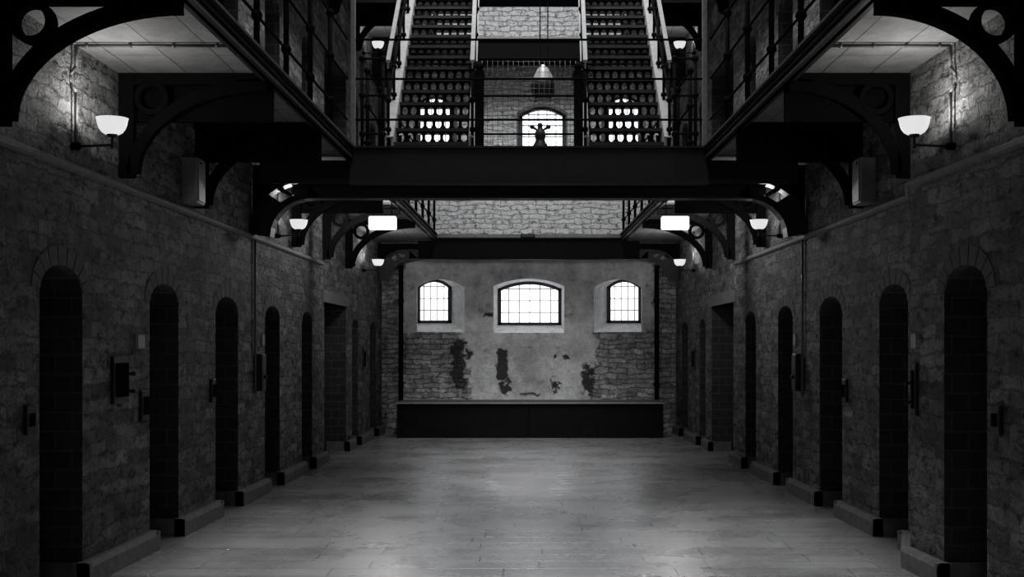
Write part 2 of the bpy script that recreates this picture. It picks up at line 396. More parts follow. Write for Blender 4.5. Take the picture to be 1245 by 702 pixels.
def side_wall(s):
    bm = BM()
    def quad(y0, y1, za0, za1, zb0, zb1, off0=0, off1=0, mi=0):
        f = bm.faces.new([bm.verts.new(P(s, y0, off0, za0)), bm.verts.new(P(s, y1, off0, za1)),
                          bm.verts.new(P(s, y1, off1, zb1)), bm.verts.new(P(s, y0, off1, zb0))])
        f.material_index = mi
    D = 0.5
    brk = [-4.0, 9.05, 9.75, YB+0.5]
    cuts = sorted(set(brk+[d[0] for d in DOORS]+[d[1] for d in DOORS]))
    NS = 10
    for a, b in zip(cuts, cuts[1:]):
        d = next((d for d in DOORS if d[0] <= a+1e-6 and b <= d[1]+1e-6), None)
        if d is None:
            quad(a, b, 0, 0, 11, 11); continue
        for lv in (0, 1):
            zb = lv*ST+(0.11 if lv else 0)
            znext = 11 if lv else ST+0.11
            for i in range(NS):
                t0, t1 = i/NS, (i+1)/NS
                y0, y1 = d[0]+(d[1]-d[0])*t0, d[0]+(d[1]-d[0])*t1
                h0, h1 = opening_top(d, t0)+lv*ST, opening_top(d, t1)+lv*ST
                quad(y0, y1, h0, h1, znext, znext)
                # soffit
                f = bm.faces.new([bm.verts.new(P(s, y0, 0, h0)), bm.verts.new(P(s, y1, 0, h1)), bm.verts.new(P(s, y1, -D, h1)), bm.verts.new(P(s, y0, -D, h0))])
                f.material_index = 1
            for y, tt in ((d[0], 0), (d[1], 1)):
                h = opening_top(d, tt)+lv*ST
                x0, x1 = s*hw(s, y), s*(hw(s, y)+D)
                f = bm.faces.new([bm.verts.new((x0, y, zb)), bm.verts.new((x1, y, zb)), bm.verts.new((x1, y, h)), bm.verts.new((x0, y, h))])
                f.material_index = 1
    bmesh.ops.remove_doubles(bm, verts=bm.verts[:], dist=1e-4)
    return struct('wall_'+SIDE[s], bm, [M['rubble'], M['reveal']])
for s in (-1, 1): side_wall(s)

# floor, ceiling, rear wall
bm = BM(); bx(bm, -4.5, 4.5, -4.2, YB+0.9, -0.2, 0.0); struct('floor', bm, M['floor'])
bm = BM()
for x0, x1 in ((-4.2, -1.0), (1.0, 4.2)): bx(bm, x0, x1, -4.2, YB+0.9, 10.95, 11.1)
bx(bm, -1.0, 1.0, -4.2, 2.0, 10.95, 11.1); bx(bm, -1.0, 1.0, 22.8, YB+0.9, 10.95, 11.1)
bx(bm, -1.0, 1.0, 2.0, 22.8, 11.12, 11.2)
struct('ceiling', bm, M['splay'])
bm = BM(); bx(bm, -4.0, 4.0, -4.2, -4.0, 0, 11); struct('wall_back', bm, M['rubble_x'])
bm = BM()
for q in ((-1.6, -1.5, 5.5, 9.7), (1.5, 1.6, 5.5, 9.7), (-1.6, 1.6, 5.4, 5.5), (-1.6, 1.6, 9.7, 9.8)): bx(bm, q[0], q[1], -4.0, -3.9, q[2], q[3])
struct('window_7', bm, M['splay'])  # made-up window frame, unseen, set around the added rear fill

# ------------------------------------------------------------------ end wall with splayed windows
def xp(px, y=YB): return (px-643.0)*y/F
def zp(py, y=YB): return 1.6+(425.0-py)*y/F
YI = YB+0.36
# outer: x0,x1,zb,zs,zc ; inner: same at YI
def W(outer, inner):
    a = (xp(outer[0]), xp(outer[1]), zp(outer[2]), zp(outer[3]), zp(outer[4]))
    b = (xp(inner[0], YI), xp(inner[1], YI), zp(inner[2], YI), zp(inner[3], YI), zp(inner[4], YI))
    return a, b
WIN1 = [W((507, 565, 404, 350, 340), (507.5, 548, 392, 350, 340)),
        W((600, 686, 405, 348, 339), (606, 682, 394.5, 352, 343)),
        W((722, 780, 404, 350, 340), (739, 779.5, 392, 350, 340))]
WIN2 = [W((502, 556, 215, 126, 112), (508, 550, 207, 128, 117)),
        W((628, 690, 215, 137, 126), (632, 687, 207, 141, 131)),
        W((731, 785, 215, 126, 112), (737, 779, 207, 128, 117))]
def wtop(o, x):
    t = (x-o[0])/(o[1]-o[0])*2-1
    return o[3]+(o[4]-o[3])*(1-t*t)
bm = BM()
def band(z0, z1, wins, mi_=1):
    cuts = sorted([-3.4, 3.4]+[v for a, b in wins for v in a[:2]])
    NS = 12
    def face(pts, mi=0):
        f = bm.faces.new([bm.verts.new(p) for p in pts]); f.material_index = mi
    for a, b in zip(cuts, cuts[1:]):
        wv = next((w_ for w_ in wins if abs(w_[0][0]-a) < 1e-6), None)
        if wv is None:
            face([(a, YB, z0), (b, YB, z0), (b, YB, z1), (a, YB, z1)]); continue
        o, n = wv
        face([(a, YB, z0), (b, YB, z0), (b, YB, o[2]), (a, YB, o[2])])
        for i in range(NS):
            t0, t1 = i/NS, (i+1)/NS
            x0, x1 = a+(b-a)*t0, a+(b-a)*t1
            u0, u1 = n[0]+(n[1]-n[0])*t0, n[0]+(n[1]-n[0])*t1
            face([(x0, YB, wtop(o, x0)), (x1, YB, wtop(o, x1)), (x1, YB, z1), (x0, YB, z1)])
            face([(x0, YB, wtop(o, x0)), (x1, YB, wtop(o, x1)), (u1, YI, wtop(n, u1)), (u0, YI, wtop(n, u0))], mi_)
            face([(x0, YB, o[2]), (x1, YB, o[2]), (u1, YI, n[2]), (u0, YI, n[2])], mi_)
        for k in (0, 1):
            face([(o[k], YB, o[2]), (n[k], YI, n[2]), (n[k], YI, n[3]), (o[k], YB, o[3])], mi_)
band(0, 3.65, WIN1); band(3.65, 11, WIN2, 2)
bmesh.ops.remove_doubles(bm, verts=bm.verts[:], dist=1e-4)
struct('wall_far', bm, [M['end'], M['splay'], M['arch']])
def window(idx, n, cols, rows):
    x0, x1, zb, zs, zc = n
    NS = 14
    bm = BM()
    e = 0.055
    for (xa, xb) in ((x0-0.02, x0+e), (x1-e, x1+0.02)): bx(bm, xa, xb, YI-0.05, YI+0.06, zb-0.02, zs+0.01)
    bx(bm, x0-0.02, x1+0.02, YI-0.05, YI+0.06, zb-0.02, zb+0.035)
    A = [(x0-0.02+(x1-x0+0.04)*i/NS, wtop(n, x0+(x1-x0)*i/NS)+0.03) for i in range(NS+1)]
    B = [(x0+(x1-x0)*i/NS, wtop(n, x0+(x1-x0)*i/NS)-0.05) for i in range(NS+1)]
    strip_prism(bm, A, B, YI-0.05, YI+0.06, lambda o, y, z: (o, y, z))
    fr = obj('window_%d' % idx, bm, M['sash']); fr['kind'] = 'structure'
    bm = BM()
    r = 0.010
    for i in range(1, cols):
        x = x0+(x1-x0)*i/cols
        tube(bm, (x, YI, zb), (x, YI, wtop(n, x)-0.02), r, 6)
    for j in range(1, rows+1):
        z = zb+(zc-zb)*j/(rows+0.6)
        if z < zs+0.02: tube(bm, (x0, YI, z), (x1, YI, z), r, 6)
        else: tube(bm, (x0+0.1, YI, z), (x1-0.1, YI, z), r, 6)
    obj('glazing_bars', bm, M['muntin'], fr)
    bm = BM()
    lo = [bm.verts.new((x0+(x1-x0)*i/NS, YI+0.03, zb)) for i in range(NS+1)]
    hi = [bm.verts.new((x0+(x1-x0)*i/NS, YI+0.03, wtop(n, x0+(x1-x0)*i/NS))) for i in range(NS+1)]
    for i in range(NS): bm.faces.new((lo[i], lo[i+1], hi[i+1], hi[i]))
    obj('window_pane', bm, M['glass'], fr)
wi = 1
for a, n in WIN1:
    window(wi, n, 6 if wi == 2 else 5, 3); wi += 1
for a, n in WIN2:
    window(wi, n, 5, 5); wi += 1

# ------------------------------------------------------------------ cell doors in their recesses
dn = 1
for s in (-1, 1):
    for lv in (0, 1):
        for d in DOORS:
            if lv and d[1] < 6: continue
            zb = lv*ST+(DECK-ST if lv else 0)
            bm = BM(); NS = 8
            A, B = [], []
            for i in range(NS+1):
                t = i/NS; y = d[0]-0.02+(d[1]-d[0]+0.04)*t
                A.append((y, opening_top(d, t)+0.03+lv*ST)); B.append((y, zb+0.01))
            strip_prism(bm, A, B, -0.44, -0.38, lambda y, off, z: P(s, y, off, z))
            dr = struct('door_%d' % dn, bm, M['door']); dn += 1
            bm = BM()
            for zz in (0.35, 1.0, 1.7):
                x0 = P(s, (d[0]+d[1])/2, -0.37, 0)[0]
                bx(bm, x0-0.012, x0+0.012, d[0]+0.05, d[1]-0.05, zb+zz, zb+zz+0.06)
            obj('door_strap', bm, M['iron2'], dr)
            bm = BM()
            x0 = P(s, d[0]+0.15, -0.35, 0)[0]
            tube(bm, (x0, d[0]+0.15, zb+1.0), (x0, d[0]+0.15, zb+1.2), 0.012, 8)
            obj('door_handle', bm, M['iron2'], dr)
# lintel over the wide doorway
for k, s in enumerate((-1, 1)):
    bm = BM()
    strip_prism(bm, [(17.3, 2.27), (19.55, 2.27)], [(17.3, 2.44), (19.55, 2.44)], -0.3, 0.025, lambda y, off, z: P(s, y, off, z))
    struct('trim_%d' % (k+1), bm, M['dressed'])

# plinths, string course, arch rings
tn = 3
for s in (-1, 1):
    ys = [-4.0]+[v for d in DOORS for v in d[:2]]+[YB]
    bm = BM()
    for a, b in zip(ys[::2], ys[1::2]):
        a2 = a if a < -3 else a-0.05
        b2 = b if b >= YB else b+0.05
        cut = [a2]+[c for c in (9.05, 9.75) if a2 < c < b2]+[b2]
        for u, v in zip(cut, cut[1:]):
            pr = [(u, 0.0), (v, 0.0)]
            # profile: upright face with a small chamfer
            offs = [(-0.02, 0), (0.07, 0), (0.07, 0.12), (0.045, 0.155), (-0.02, 0.155)]
            V = [[bm.verts.new(P(s, y, o, z)) for o, z in offs] for y in (u, v)]
            n = len(offs)
            for i in range(n):
                bm.faces.new((V[0][i], V[0][(i+1) % n], V[1][(i+1) % n], V[1][i]))
            bm.faces.new(V[0]); bm.faces.new(V[1][::-1])
        # return of the plinth inside the recesses
        for y, dirn in ((a2, 1), (b2, -1)):
            if -3 < y < YB-0.1:
                x0, x1 = s*(hw(s, y)+0.3), s*(hw(s, y)-0.07)
                bx(bm, x0, x1, y, y+dirn*0.05, 0, 0.15)
    struct('baseboard_'+SIDE[s], bm, M['dressed'])
    bm = BM()
    cut = [-4.0, 9.05, 9.75, 17.3]
    for u, v in zip(cut, cut[1:]):
        offs = [(-0.02, 2.775), (0.02, 2.775), (0.04, 2.79), (0.04, 2.815), (0.02, 2.835), (-0.02, 2.84)]
        V = [[bm.verts.new(P(s, y, o, z)) for o, z in offs] for y in (u, v)]
        n = len(offs)
        for i in range(n): bm.faces.new((V[0][i], V[0][(i+1) % n], V[1][(i+1) % n], V[1][i]))
        bm.faces.new(V[0]); bm.faces.new(V[1][::-1])
    struct('trim_%d' % tn, bm, M['dressed']); tn += 1
    # brick arch rings, one mesh of trim per doorway
    for lv in (0, 1):
        for d in DOORS:
            if d[4] or (lv and d[1] < 7): continue
            bm = BM(); K = 9; w2 = (d[1]-d[0])/2; yc = (d[0]+d[1])/2
            for i in range(K):
                a0 = PI*(i+0.06)/K; a1 = PI*(i+0.94)/K
                def ap(a, e): return (yc-(w2+e)*math.cos(a), d[2]+(d[3]-d[2]+e)*math.sin(a)+lv*ST)
                A = [ap(a0, 0.0), ap(a1, 0.0)]; B = [ap(a0, 0.13), ap(a1, 0.13)]
                strip_prism(bm, A, B, -0.05, 0.005, lambda y, off, z: P(s, y, off, z))
            struct('trim_%d' % tn, bm, M['arch']); tn += 1

# ------------------------------------------------------------------ galleries
def gallery(s, lv):
    dz = lv*ST; nm = SIDE[s]; lvl = ['lower', 'upper'][lv]
    t = thing('gallery_walkway', '%s iron-edged gallery walkway with stone slab underside along the %s wall' % (lvl, nm), 'walkway', (s*2.5, 12, 3.6+dz), 'gallery walkways')
    y0, y1 = 1.0, YB-0.02
    bm = BM()
    ys = [y0, 9.05, 9.75, y1]
    for u, v in zip(ys, ys[1:]):
        V = []
        for y in (u, v):
            for z in (3.64+dz, DECK+dz-0.005):
                V.append(bm.verts.new((s*(hw(s, y)+0.03), y, z))); V.append(bm.verts.new((s*ge(y), y, z)))
        # order: y0:(z0 wall, z0 edge, z1 wall, z1 edge), y1: ...
        for q in ((0, 1, 5, 4), (2, 3, 7, 6), (1, 3, 7, 5), (0, 2, 6, 4), (0, 1, 3, 2), (4, 5, 7, 6)):
            bm.faces.new([V[i] for i in q])
    obj('floor_slab', bm, M['ceiling'], t)
    bm = BM()
    def eb(o0, o1, z0, z1):   # beam along the edge, offsets measured into the void
        V = [bm.verts.new((s*(ge(y)-o), y, z+dz)) for y in (y0, y1) for o in (o0, o1) for z in (z0, z1)]
        for q in ((0, 1, 3, 2), (4, 6, 7, 5), (0, 4, 5, 1), (2, 3, 7, 6), (0, 2, 6, 4), (1, 5, 7, 3)): bm.faces.new([V[i] for i in q])
    eb(-0.02, 0.01, 3.58, DECK); eb(-0.05, 0.06, DECK-0.02, DECK); eb(-0.05, 0.04, 3.58, 3.60); eb(0.01, 0.03, 3.645, 3.665)
    obj('edge_beam', bm, M['iron2'], t)
    for yy in ((9.24, 11.2, 15.4) if lv == 0 else (18.0, 20.2)):  # plates added to stop lamp light spreading under the gallery
        bm = BM(); bx(bm, s*(ge(yy)-0.0), s*(hw(s, yy)-0.005), yy-0.03, yy+0.03, 3.30+dz, 3.64+dz)
        obj('added_shade_plate', bm, M['iron'], t)
    return t
for s in (-1, 1):
    for lv in (0, 1): gallery(s, lv)

RAILZ = (0.285, 0.71, 1.12)
def gallery_rail(s, lv):
    dz = lv*ST
    t = thing('gallery_railing', '%s black iron railing with ball-jointed posts on the %s gallery edge' % (['lower', 'upper'][lv], SIDE[s]), 'railing', (s*ge(10), 10, DECK+dz), 'gallery railings')
    o = 0.02
    spans = [(2.84, 12.84)] if lv == 0 else [(2.84, 18.6)]
    spans.append((14.3, YB-0.85) if lv == 0 else (19.7, YB-0.85))
    for a, b in spans:
        n = max(1, round((b-a)/1.0))
        for i in range(n+1):
            y = a+(b-a)*i/n
            x = s*(ge(y)-o+0.05)
            if lv == 0 and abs(y-12.84) < 0.01: continue
            bm = BM()
            tube(bm, (x, y, DECK+dz), (x, y, DECK+dz+1.12), 0.023, 8)
            tube(bm, (x, y, DECK+dz), (x, y, DECK+dz+0.05), 0.04, 8, 0.022)
            for r in RAILZ: ball(bm, (x, y, DECK+dz+r), 0.042, 10, 8)
            obj('post', bm, M['iron'], t)
        for r in RAILZ:
            bm = BM(); tube(bm, (s*(ge(a)-o+0.05), a, DECK+dz+r), (s*(ge(b)-o+0.05), b, DECK+dz+r), 0.011, 8)
            obj('rail', bm, M['iron'], t)
for s in (-1, 1):
    for lv in (0, 1): gallery_rail(s, lv)

def bracket(s, y, lv, lab, leg_out=0.11):
    dz = lv*ST
    L = hw(s, y)-ge(y)-0.02
    t = thing('gallery_bracket', lab, 'bracket', P(s, y, 0.0, 2.95+dz), 'iron brackets under the galleries')
    f = lambda o, yy, z: P(s, yy, o, z+dz)
    th = 0.035
    def rectp(bm, o0, o1, z0, z1, th_): strip_prism(bm, [(o0, z0), (o0, z1)], [(o1, z0), (o1, z1)], y-th_, y+th_, f)
    bm = BM(); rectp(bm, -0.01, leg_out-0.02, 2.87, 3.64, th); rectp(bm, leg_out-0.02, leg_out, 2.87, 3.64, th*1.15); obj('wall_leg', bm, M['iron'], t)
    bm = BM(); rectp(bm, leg_out, L, 3.565, 3.64, th); rectp(bm, leg_out, L, 3.555, 3.575, th*1.15); obj('top_beam', bm, M['iron'], t)
    n = 20; A, B = [], []
    for i in range(n+1):
        a = PI/2*i/n
        A.append((0.06+(L-0.06)*(1-math.cos(a)), 2.90+0.70*math.sin(a)))
        B.append((0.13+(L-0.13)*(1-math.cos(a)), 2.90+0.62*math.sin(a)))
    bm = BM(); strip_prism(bm, A, B, y-th, y+th, f)
    A2 = [(b[0]+0.0, b[1]) for b in B]; B2 = [(0.145+(L-0.145)*(1-math.cos(PI/2*i/n)), 2.90+0.605*math.sin(PI/2*i/n)) for i in range(n+1)]
    strip_prism(bm, A2, B2, y-th*1.15, y+th*1.15, f)
    obj('arc', bm, M['iron'], t)
    bm = BM(); cx, cz = 0.245, 3.455
    n = 24
    A = [(cx+0.125*math.cos(2*PI*i/n), cz+0.125*math.sin(2*PI*i/n)) for i in range(n+1)]
    B = [(cx+0.085*math.cos(2*PI*i/n), cz+0.085*math.sin(2*PI*i/n)) for i in range(n+1)]
    strip_prism(bm, A, B, y-th*1.3, y+th*1.3, f)
    bmesh.ops.remove_doubles(bm, verts=bm.verts[:], dist=1e-4)
    obj('ring', bm, M['iron'], t)
    return t
BY = [7.0, 9.13, 11.1, 15.3, 17.4, 19.35]
for s in (-1, 1):
    for k, y in enumerate(BY):
        where = ['nearest of all', 'just beyond the nearest wall lamp', 'just beyond the pale wall box',
                 'just beyond the second wall lamp', 'just before the lit rectangular light', 'just beyond the lit rectangular light'][k]
        bracket(s, y, 0, 'black iron bracket with a ring under the %s gallery, %s' % (SIDE[s], where))
    for k, y in enumerate((17.9, 20.1, 22.3)):
        bracket(s, y, 1, 'black ringed iron bracket under the upper %s gallery, %s' % (SIDE[s], ['nearest the stairs', 'beside the upper wall lamp', 'nearest the far wall'][k]))

# ------------------------------------------------------------------ bridges
def railing_run(t, pts_x, y, z0, rails=RAILZ, post_mat='iron', pr=0.019, posts=True):
    x0, x1 = min(pts_x), max(pts_x)
    if posts:
        for x in pts_x:
            bm = BM(); tube(bm, (x, y, z0), (x, y, z0+1.12), pr, 8)
            tube(bm, (x, y, z0), (x, y, z0+0.05), pr*2, 8, pr*1.1)
            for r in rails: ball(bm, (x, y, z0+r), pr*2.0, 10, 8)
            obj('post', bm, M[post_mat], t)
    for r in rails:
        bm = BM(); tube(bm, (x0, y, z0+r), (x1, y, z0+r), 0.013, 8); obj('rail', bm, M['iron'], t)

def arch_beam(y, dz, t, thick=0.05, up=0.0):
    """beam from wall to wall whose ends curve down the walls like big knees"""
    f = lambda s: (lambda o, yy, z: P(s, yy, o, z+dz+up))
    outer = [(0.03, 2.83), (0.03, 2.95), (0.055, 3.05), (0.11, 3.15), (0.2, 3.245), (0.31, 3.32), (0.43, 3.36), (0.6, 3.37)]
    inner = [(0.20, 2.80), (0.215, 2.90), (0.25, 2.99), (0.30, 3.06), (0.375, 3.13), (0.47, 3.185), (0.58, 3.215), (0.75, 3.225)]
    for s in (-1, 1):
        bm = BM()
        strip_prism(bm, outer[:5], inner[:5], y-thick/2, y+thick/2, f(s))
        # the web is pierced near the shoulder
        mid = [((a[0]*0.35+b[0]*0.65), (a[1]*0.35+b[1]*0.65)) for a, b in zip(outer, inner)]
        strip_prism(bm, mid[4:7], inner[4:7], y-thick/2, y+thick/2, f(s))
        strip_prism(bm, outer[6:], inner[6:], y-thick/2, y+thick/2, f(s))
        sp = [(outer[5][0]-0.035, outer[5][1]-0.015), (outer[5][0]+0.02, outer[5][1]+0.01)]
        strip_prism(bm, sp, [mid[5], (mid[5][0]+0.04, mid[5][1]+0.02)], y-thick/2, y+thick/2, f(s))
        for L_, sg in ((outer, -1), (inner, 1)):
            q = []
            for i, p in enumerate(L_):
                a = L_[max(0, i-1)]; b = L_[min(len(L_)-1, i+1)]
                dx, dzz = b[0]-a[0], b[1]-a[1]; l = math.hypot(dx, dzz)
                q.append((p[0]+sg*dzz/l*0.018, p[1]-sg*dx/l*0.018))
            strip_prism(bm, L_, q, y-0.10, y+0.10, f(s))
        obj('knee_bracket', bm, M['iron2'], t)
        bm = BM()
        top = [(0.005, 2.95)]+[(o, z) for o, z in outer[2:]]+[(hw(s, y)-ge(y), 3.37)]
        strip_prism(bm, [(o, z+0.01) for o, z in top], [(o, 3.575-up) for o, z in top], y+0.01, y+0.04, f(s))
        obj('spandrel_plate', bm, M['iron'], t)
    bm = BM()
    x0 = hw(-1, y)-0.6; x1 = hw(1, y)-0.6
    bx(bm, -x0, x1, y-thick/2, y+thick/2, 3.225+dz+up, 3.37+dz+up)
    bx(bm, -x0+0.15, x1-0.15, y-0.10, y+0.10, 3.205+dz+up, 3.225+dz+up)
    bx(bm, -x0, x1, y-0.10, y+0.10, 3.37+dz+up, 3.388+dz+up)
    obj('lower_beam', bm, M['iron2'], t)

Y1A, Y1B = 12.8, 13.75
b1 = thing('bridge', 'black iron footbridge crossing between the two galleries in front of the stairs', 'bridge', (0, 13.2, 3.3))
bm = BM(); bx(bm, -ge(12.8), ge(12.8), Y1A+0.02, Y1B, 3.62, 3.70); obj('deck', bm, M['tread'], b1)
bm = BM()
gx = ge(12.8)
bx(bm, -gx, gx, Y1A, Y1A+0.02, 3.33, 3.68)
for s in (-1, 1): bx(bm, s*gx, s*(gx+0.95), Y1A+0.08, Y1A+0.10, 3.33, 3.575)
bx(bm, -ge(12.8)+0.02, ge(12.8)-0.02, Y1A-0.05, Y1A+0.07, 3.685, 3.705)
bx(bm, -gx, gx, Y1A-0.05, Y1A+0.07, 3.31, 3.33)
obj('front_girder', bm, M['iron2'], b1)
bm = BM(); bx(bm, -ge(12.8), ge(12.8), Y1B-0.02, Y1B, 3.33, 3.62); bx(bm, -ge(12.8), ge(12.8), Y1B-0.1, Y1B, 3.31, 3.33); obj('rear_girder', bm, M['iron2'], b1)
arch_beam(13.2, 0, b1)
r1 = thing('bridge_railing', 'black iron railing along the front edge of the near footbridge', 'railing', (0, 12.86, DECK))
X1 = ge(12.8)-0.03
for sx in (-1, 1):
    bm = BM(); x = sx*(X1+0.0)
    bx(bm, x-0.025, x+0.025, 12.84, 12.88, DECK-0.005, 5.3, 0.006)
    obj('corner_post', bm, M['steel'], r1, 'pale grey corner post')
for r in RAILZ:
    bm = BM(); tube(bm, (-X1, 12.86, DECK+r), (X1, 12.86, DECK+r), 0.012, 8); obj('rail', bm, M['iron'], r1)
# rear railing of the bridge: three runs, open at both stairs
for xa, xb, lab in ((-1.97+0.12, -1.62, 'short black railing left of the left stairs foot on the near footbridge'),
                    (1.62, 1.97-0.12, 'short black railing right of the right stairs foot on the near footbridge')):
    t = thing('bridge_railing', lab, 'railing', ((xa+xb)/2, 13.7, DECK))
    railing_run(t, [xa, xb], 13.7, DECK)
t = thing('mesh_panel', 'wire mesh guard panel between the two stairs above the footbridge', 'guard panel', (0, 13.72, DECK))
xa, xb = -0.55, 0.55
for x in (xa, xb):
    bm = BM(); bx(bm, x-0.05, x+0.05, 13.66, 13.74, DECK-0.01, 4.70, 0.01)
    ball(bm, (x, 13.7, 4.74), 0.05); bx(bm, x-0.065, x+0.065, 13.65, 13.75, DECK, 3.80); bx(bm, x-0.06, x+0.06, 13.655, 13.745, 4.6, 4.66)
    obj('newel_post', bm, M['iron'], t)
for r, rr in zip(RAILZ, (0.012, 0.012, 0.018)):
    bm = BM(); tube(bm, (xa, 13.72, DECK+r), (xb, 13.72, DECK+r), rr, 8); obj('rail', bm, M['iron'], t)
bm = BM()
n = 18
for i in range(n+1):
    x = xa+0.03+(xb-xa-0.06)*i/n; tube(bm, (x, 13.75, DECK), (x, 13.75, DECK+1.12), 0.0028, 4)
n = 18
for j in range(n+1):
    z = DECK+0.02+1.08*j/n; tube(bm, (xa, 13.75, z), (xb, 13.75, z), 0.0028, 4)
obj('wire_mesh', bm, M['wire'], t)

# far landing against the end wall, lower and upper
Y2A = 22.45
for lv, nm in ((0, 'lower'), (1, 'upper')):
    dz = lv*ST
    b2 = thing('landing', '%s dark iron landing crossing the hall against the far wall' % nm, 'landing', (0, 23, 3.3+dz), 'landings against the far wall')
    gx = ge(22.8)
    bm = BM(); bx(bm, -gx, gx, Y2A+0.02, YB-0.01, 3.62+dz, 3.70+dz); obj('deck', bm, M['tread'], b2)
    bm = BM(); bx(bm, -gx-0.3, gx+0.3, Y2A, Y2A+0.02, 3.27+dz, 3.58+dz); bx(bm, -gx, gx, Y2A, Y2A+0.02, 3.58+dz, 3.62+dz)
    bx(bm, -gx, gx, Y2A-0.04, Y2A+0.07, 3.605+dz, 3.63+dz); bx(bm, -gx-0.3, gx+0.3, Y2A-0.05, Y2A+0.07, 3.25+dz, 3.27+dz)
    obj('front_girder', bm, M['iron'], b2)
    arch_beam(23.0, dz, b2, up=0.07)
bm = BM(); bx(bm, -0.15, 0.11, Y2A-0.03, Y2A+0.12, 3.632, 3.70, 0.01)
o = obj('floodlight', bm, M['iron']); o['label'] = 'small dark rectangular fitting on top of the lower far landing edge'; o['category'] = 'light fitting'
bm = BM(); bx(bm, -0.13, 0.09, Y2A-0.036, Y2A-0.028, 3.645, 3.69); obj('lens', bm, M['door'], o)

# ------------------------------------------------------------------ stairs
SL = 0.72; G = 0.286; R = G*SL; YS = 13.75; NST = 17
def stairs(s):
    nm = SIDE[s]
    t = thing('staircase', '%s of the two steep iron stairs with pierced risers' % nm, 'stairs', (s*1.1, YS, DECK), 'twin iron stairs')
    def sk(bm):
        for v in bm.verts: v.co.x = s*(v.co.x+0.026*(v.co.y-YS))
    xi, xo = 0.665, 1.515
    for k in range(NST):
        z = DECK+R*(k+1); y = YS+0.06+G*k
        bm = BM(); bx(bm, xi, xo, y-0.03, y+G+0.005, z-0.022, z); bx(bm, xi, xo, y-0.035, y-0.025, z-0.035, z+0.002); sk(bm); obj('tread', bm, M['iron2'], t)
        # pierced riser: eight octagonal holes
        bm = BM(); n = 8; cw = (xo-xi-0.03)/n; z0, z1 = z-R, z-0.022
        hz, hh, hwid = (z0+z1)/2+0.015, 0.047, 0.033
        yy = y
        for i in range(n):
            cx0 = xi+0.015+cw*i; cx = cx0+cw/2
            oct_ = []
            for a in range(8):
                an = PI/8+a*PI/4
                oct_.append((cx+hwid*math.cos(an)*1.08, hz+hh*math.sin(an)*1.08))
            # outer points matching each octagon vertex
            L_, R_ = cx0, cx0+cw
            outp = [(R_, hz+0.02), (cx+0.015, z1), (cx-0.015, z1), (L_, hz+0.02), (L_, hz-0.02), (cx-0.015, z0), (cx+0.015, z0), (R_, hz-0.02)]
            corner = {0: (R_, z1), 2: (L_, z1), 4: (L_, z0), 6: (R_, z0)}
            Vi = [bm.verts.new((p[0], yy, p[1])) for p in oct_]; Vo = [bm.verts.new((p[0], yy, p[1])) for p in outp]
            for a in range(8):
                b = (a+1) % 8
                if a in corner:
                    c = bm.verts.new((corner[a][0], yy, corner[a][1]))
                    bm.faces.new((Vi[a], Vo[a], c, Vo[b], Vi[b]))
                else: bm.faces.new((Vi[a], Vo[a], Vo[b], Vi[b]))
        r = bmesh.ops.extrude_face_region(bm, geom=bm.faces[:])
        bmesh.ops.translate(bm, vec=(0, 0.006, 0), verts=[e for e in r['geom'] if isinstance(e, bmesh.types.BMVert)])
        sk(bm); obj('riser', bm, M['iron'], t)
    yt = YS+G*NST+0.06
    def incl(bm, x0, x1, za, zb, ya, yb):
        """sloping member; za, zb heights above the stair line"""
        f = lambda y: DECK+SL*(y-YS)
        V = [bm.verts.new((x, y, f(y)+zz)) for y in (ya, yb) for x in (x0, x1) for zz in (za, zb)]
        for q in ((0, 1, 3, 2), (4, 6, 7, 5), (0, 4, 5, 1), (2, 3, 7, 6), (0, 2, 6, 4), (1, 5, 7, 3)): bm.faces.new([V[i] for i in q])
    for x0, x1, inn in ((xi-0.02, xi+0.005, 1), (xo-0.005, xo+0.02, 0)):
        bm = BM(); incl(bm, x0, x1, -0.02, 0.26, YS-0.0, yt)
        # flanges: the broad pale edge seen from the hall
        if inn: incl(bm, x0-0.035, x1, 0.25, 0.262, YS, yt); incl(bm, x0-0.035, x1, -0.03, -0.018, YS, yt)
        else: incl(bm, x0, x1+0.075, 0.25, 0.262, YS, yt); incl(bm, x0, x1+0.075, -0.03, -0.018, YS, yt)
        for v in bm.verts:
            if v.co.z < DECK: v.co.z = DECK
        sk(bm); obj('stringer', bm, M['steel'], t)
    for x, q in ((xi-0.035, 0), (xo+0.055, 1)):
        bm = BM(); incl(bm, x-0.024, x+0.024, 1.09, 1.12, YS, yt)
        incl(bm, x-0.008, x+0.008, 1.02, 1.09, YS, yt)
        sk(bm); obj('handrail', bm, M['steel'], t)
        bm = BM(); incl(bm, x-0.011, x+0.011, 0.64, 0.662, YS+0.02, yt); sk(bm); obj('mid_rail', bm, M['iron'], t)
        for k in range(7):
            y = YS+0.04+0.76*k
            if y > yt: break
            z0 = DECK+SL*(y-YS)
            bm = BM()
            tube(bm, (x, y, z0+(0.26 if k else 0)), (x, y, z0+1.06), 0.017, 8)
            for zz in (0.32, 0.65, 1.0): ball(bm, (x, y, z0+zz), 0.036, 10, 8)
            sk(bm); obj('baluster', bm, M['iron'], t)
for s in (-1, 1): stairs(s)
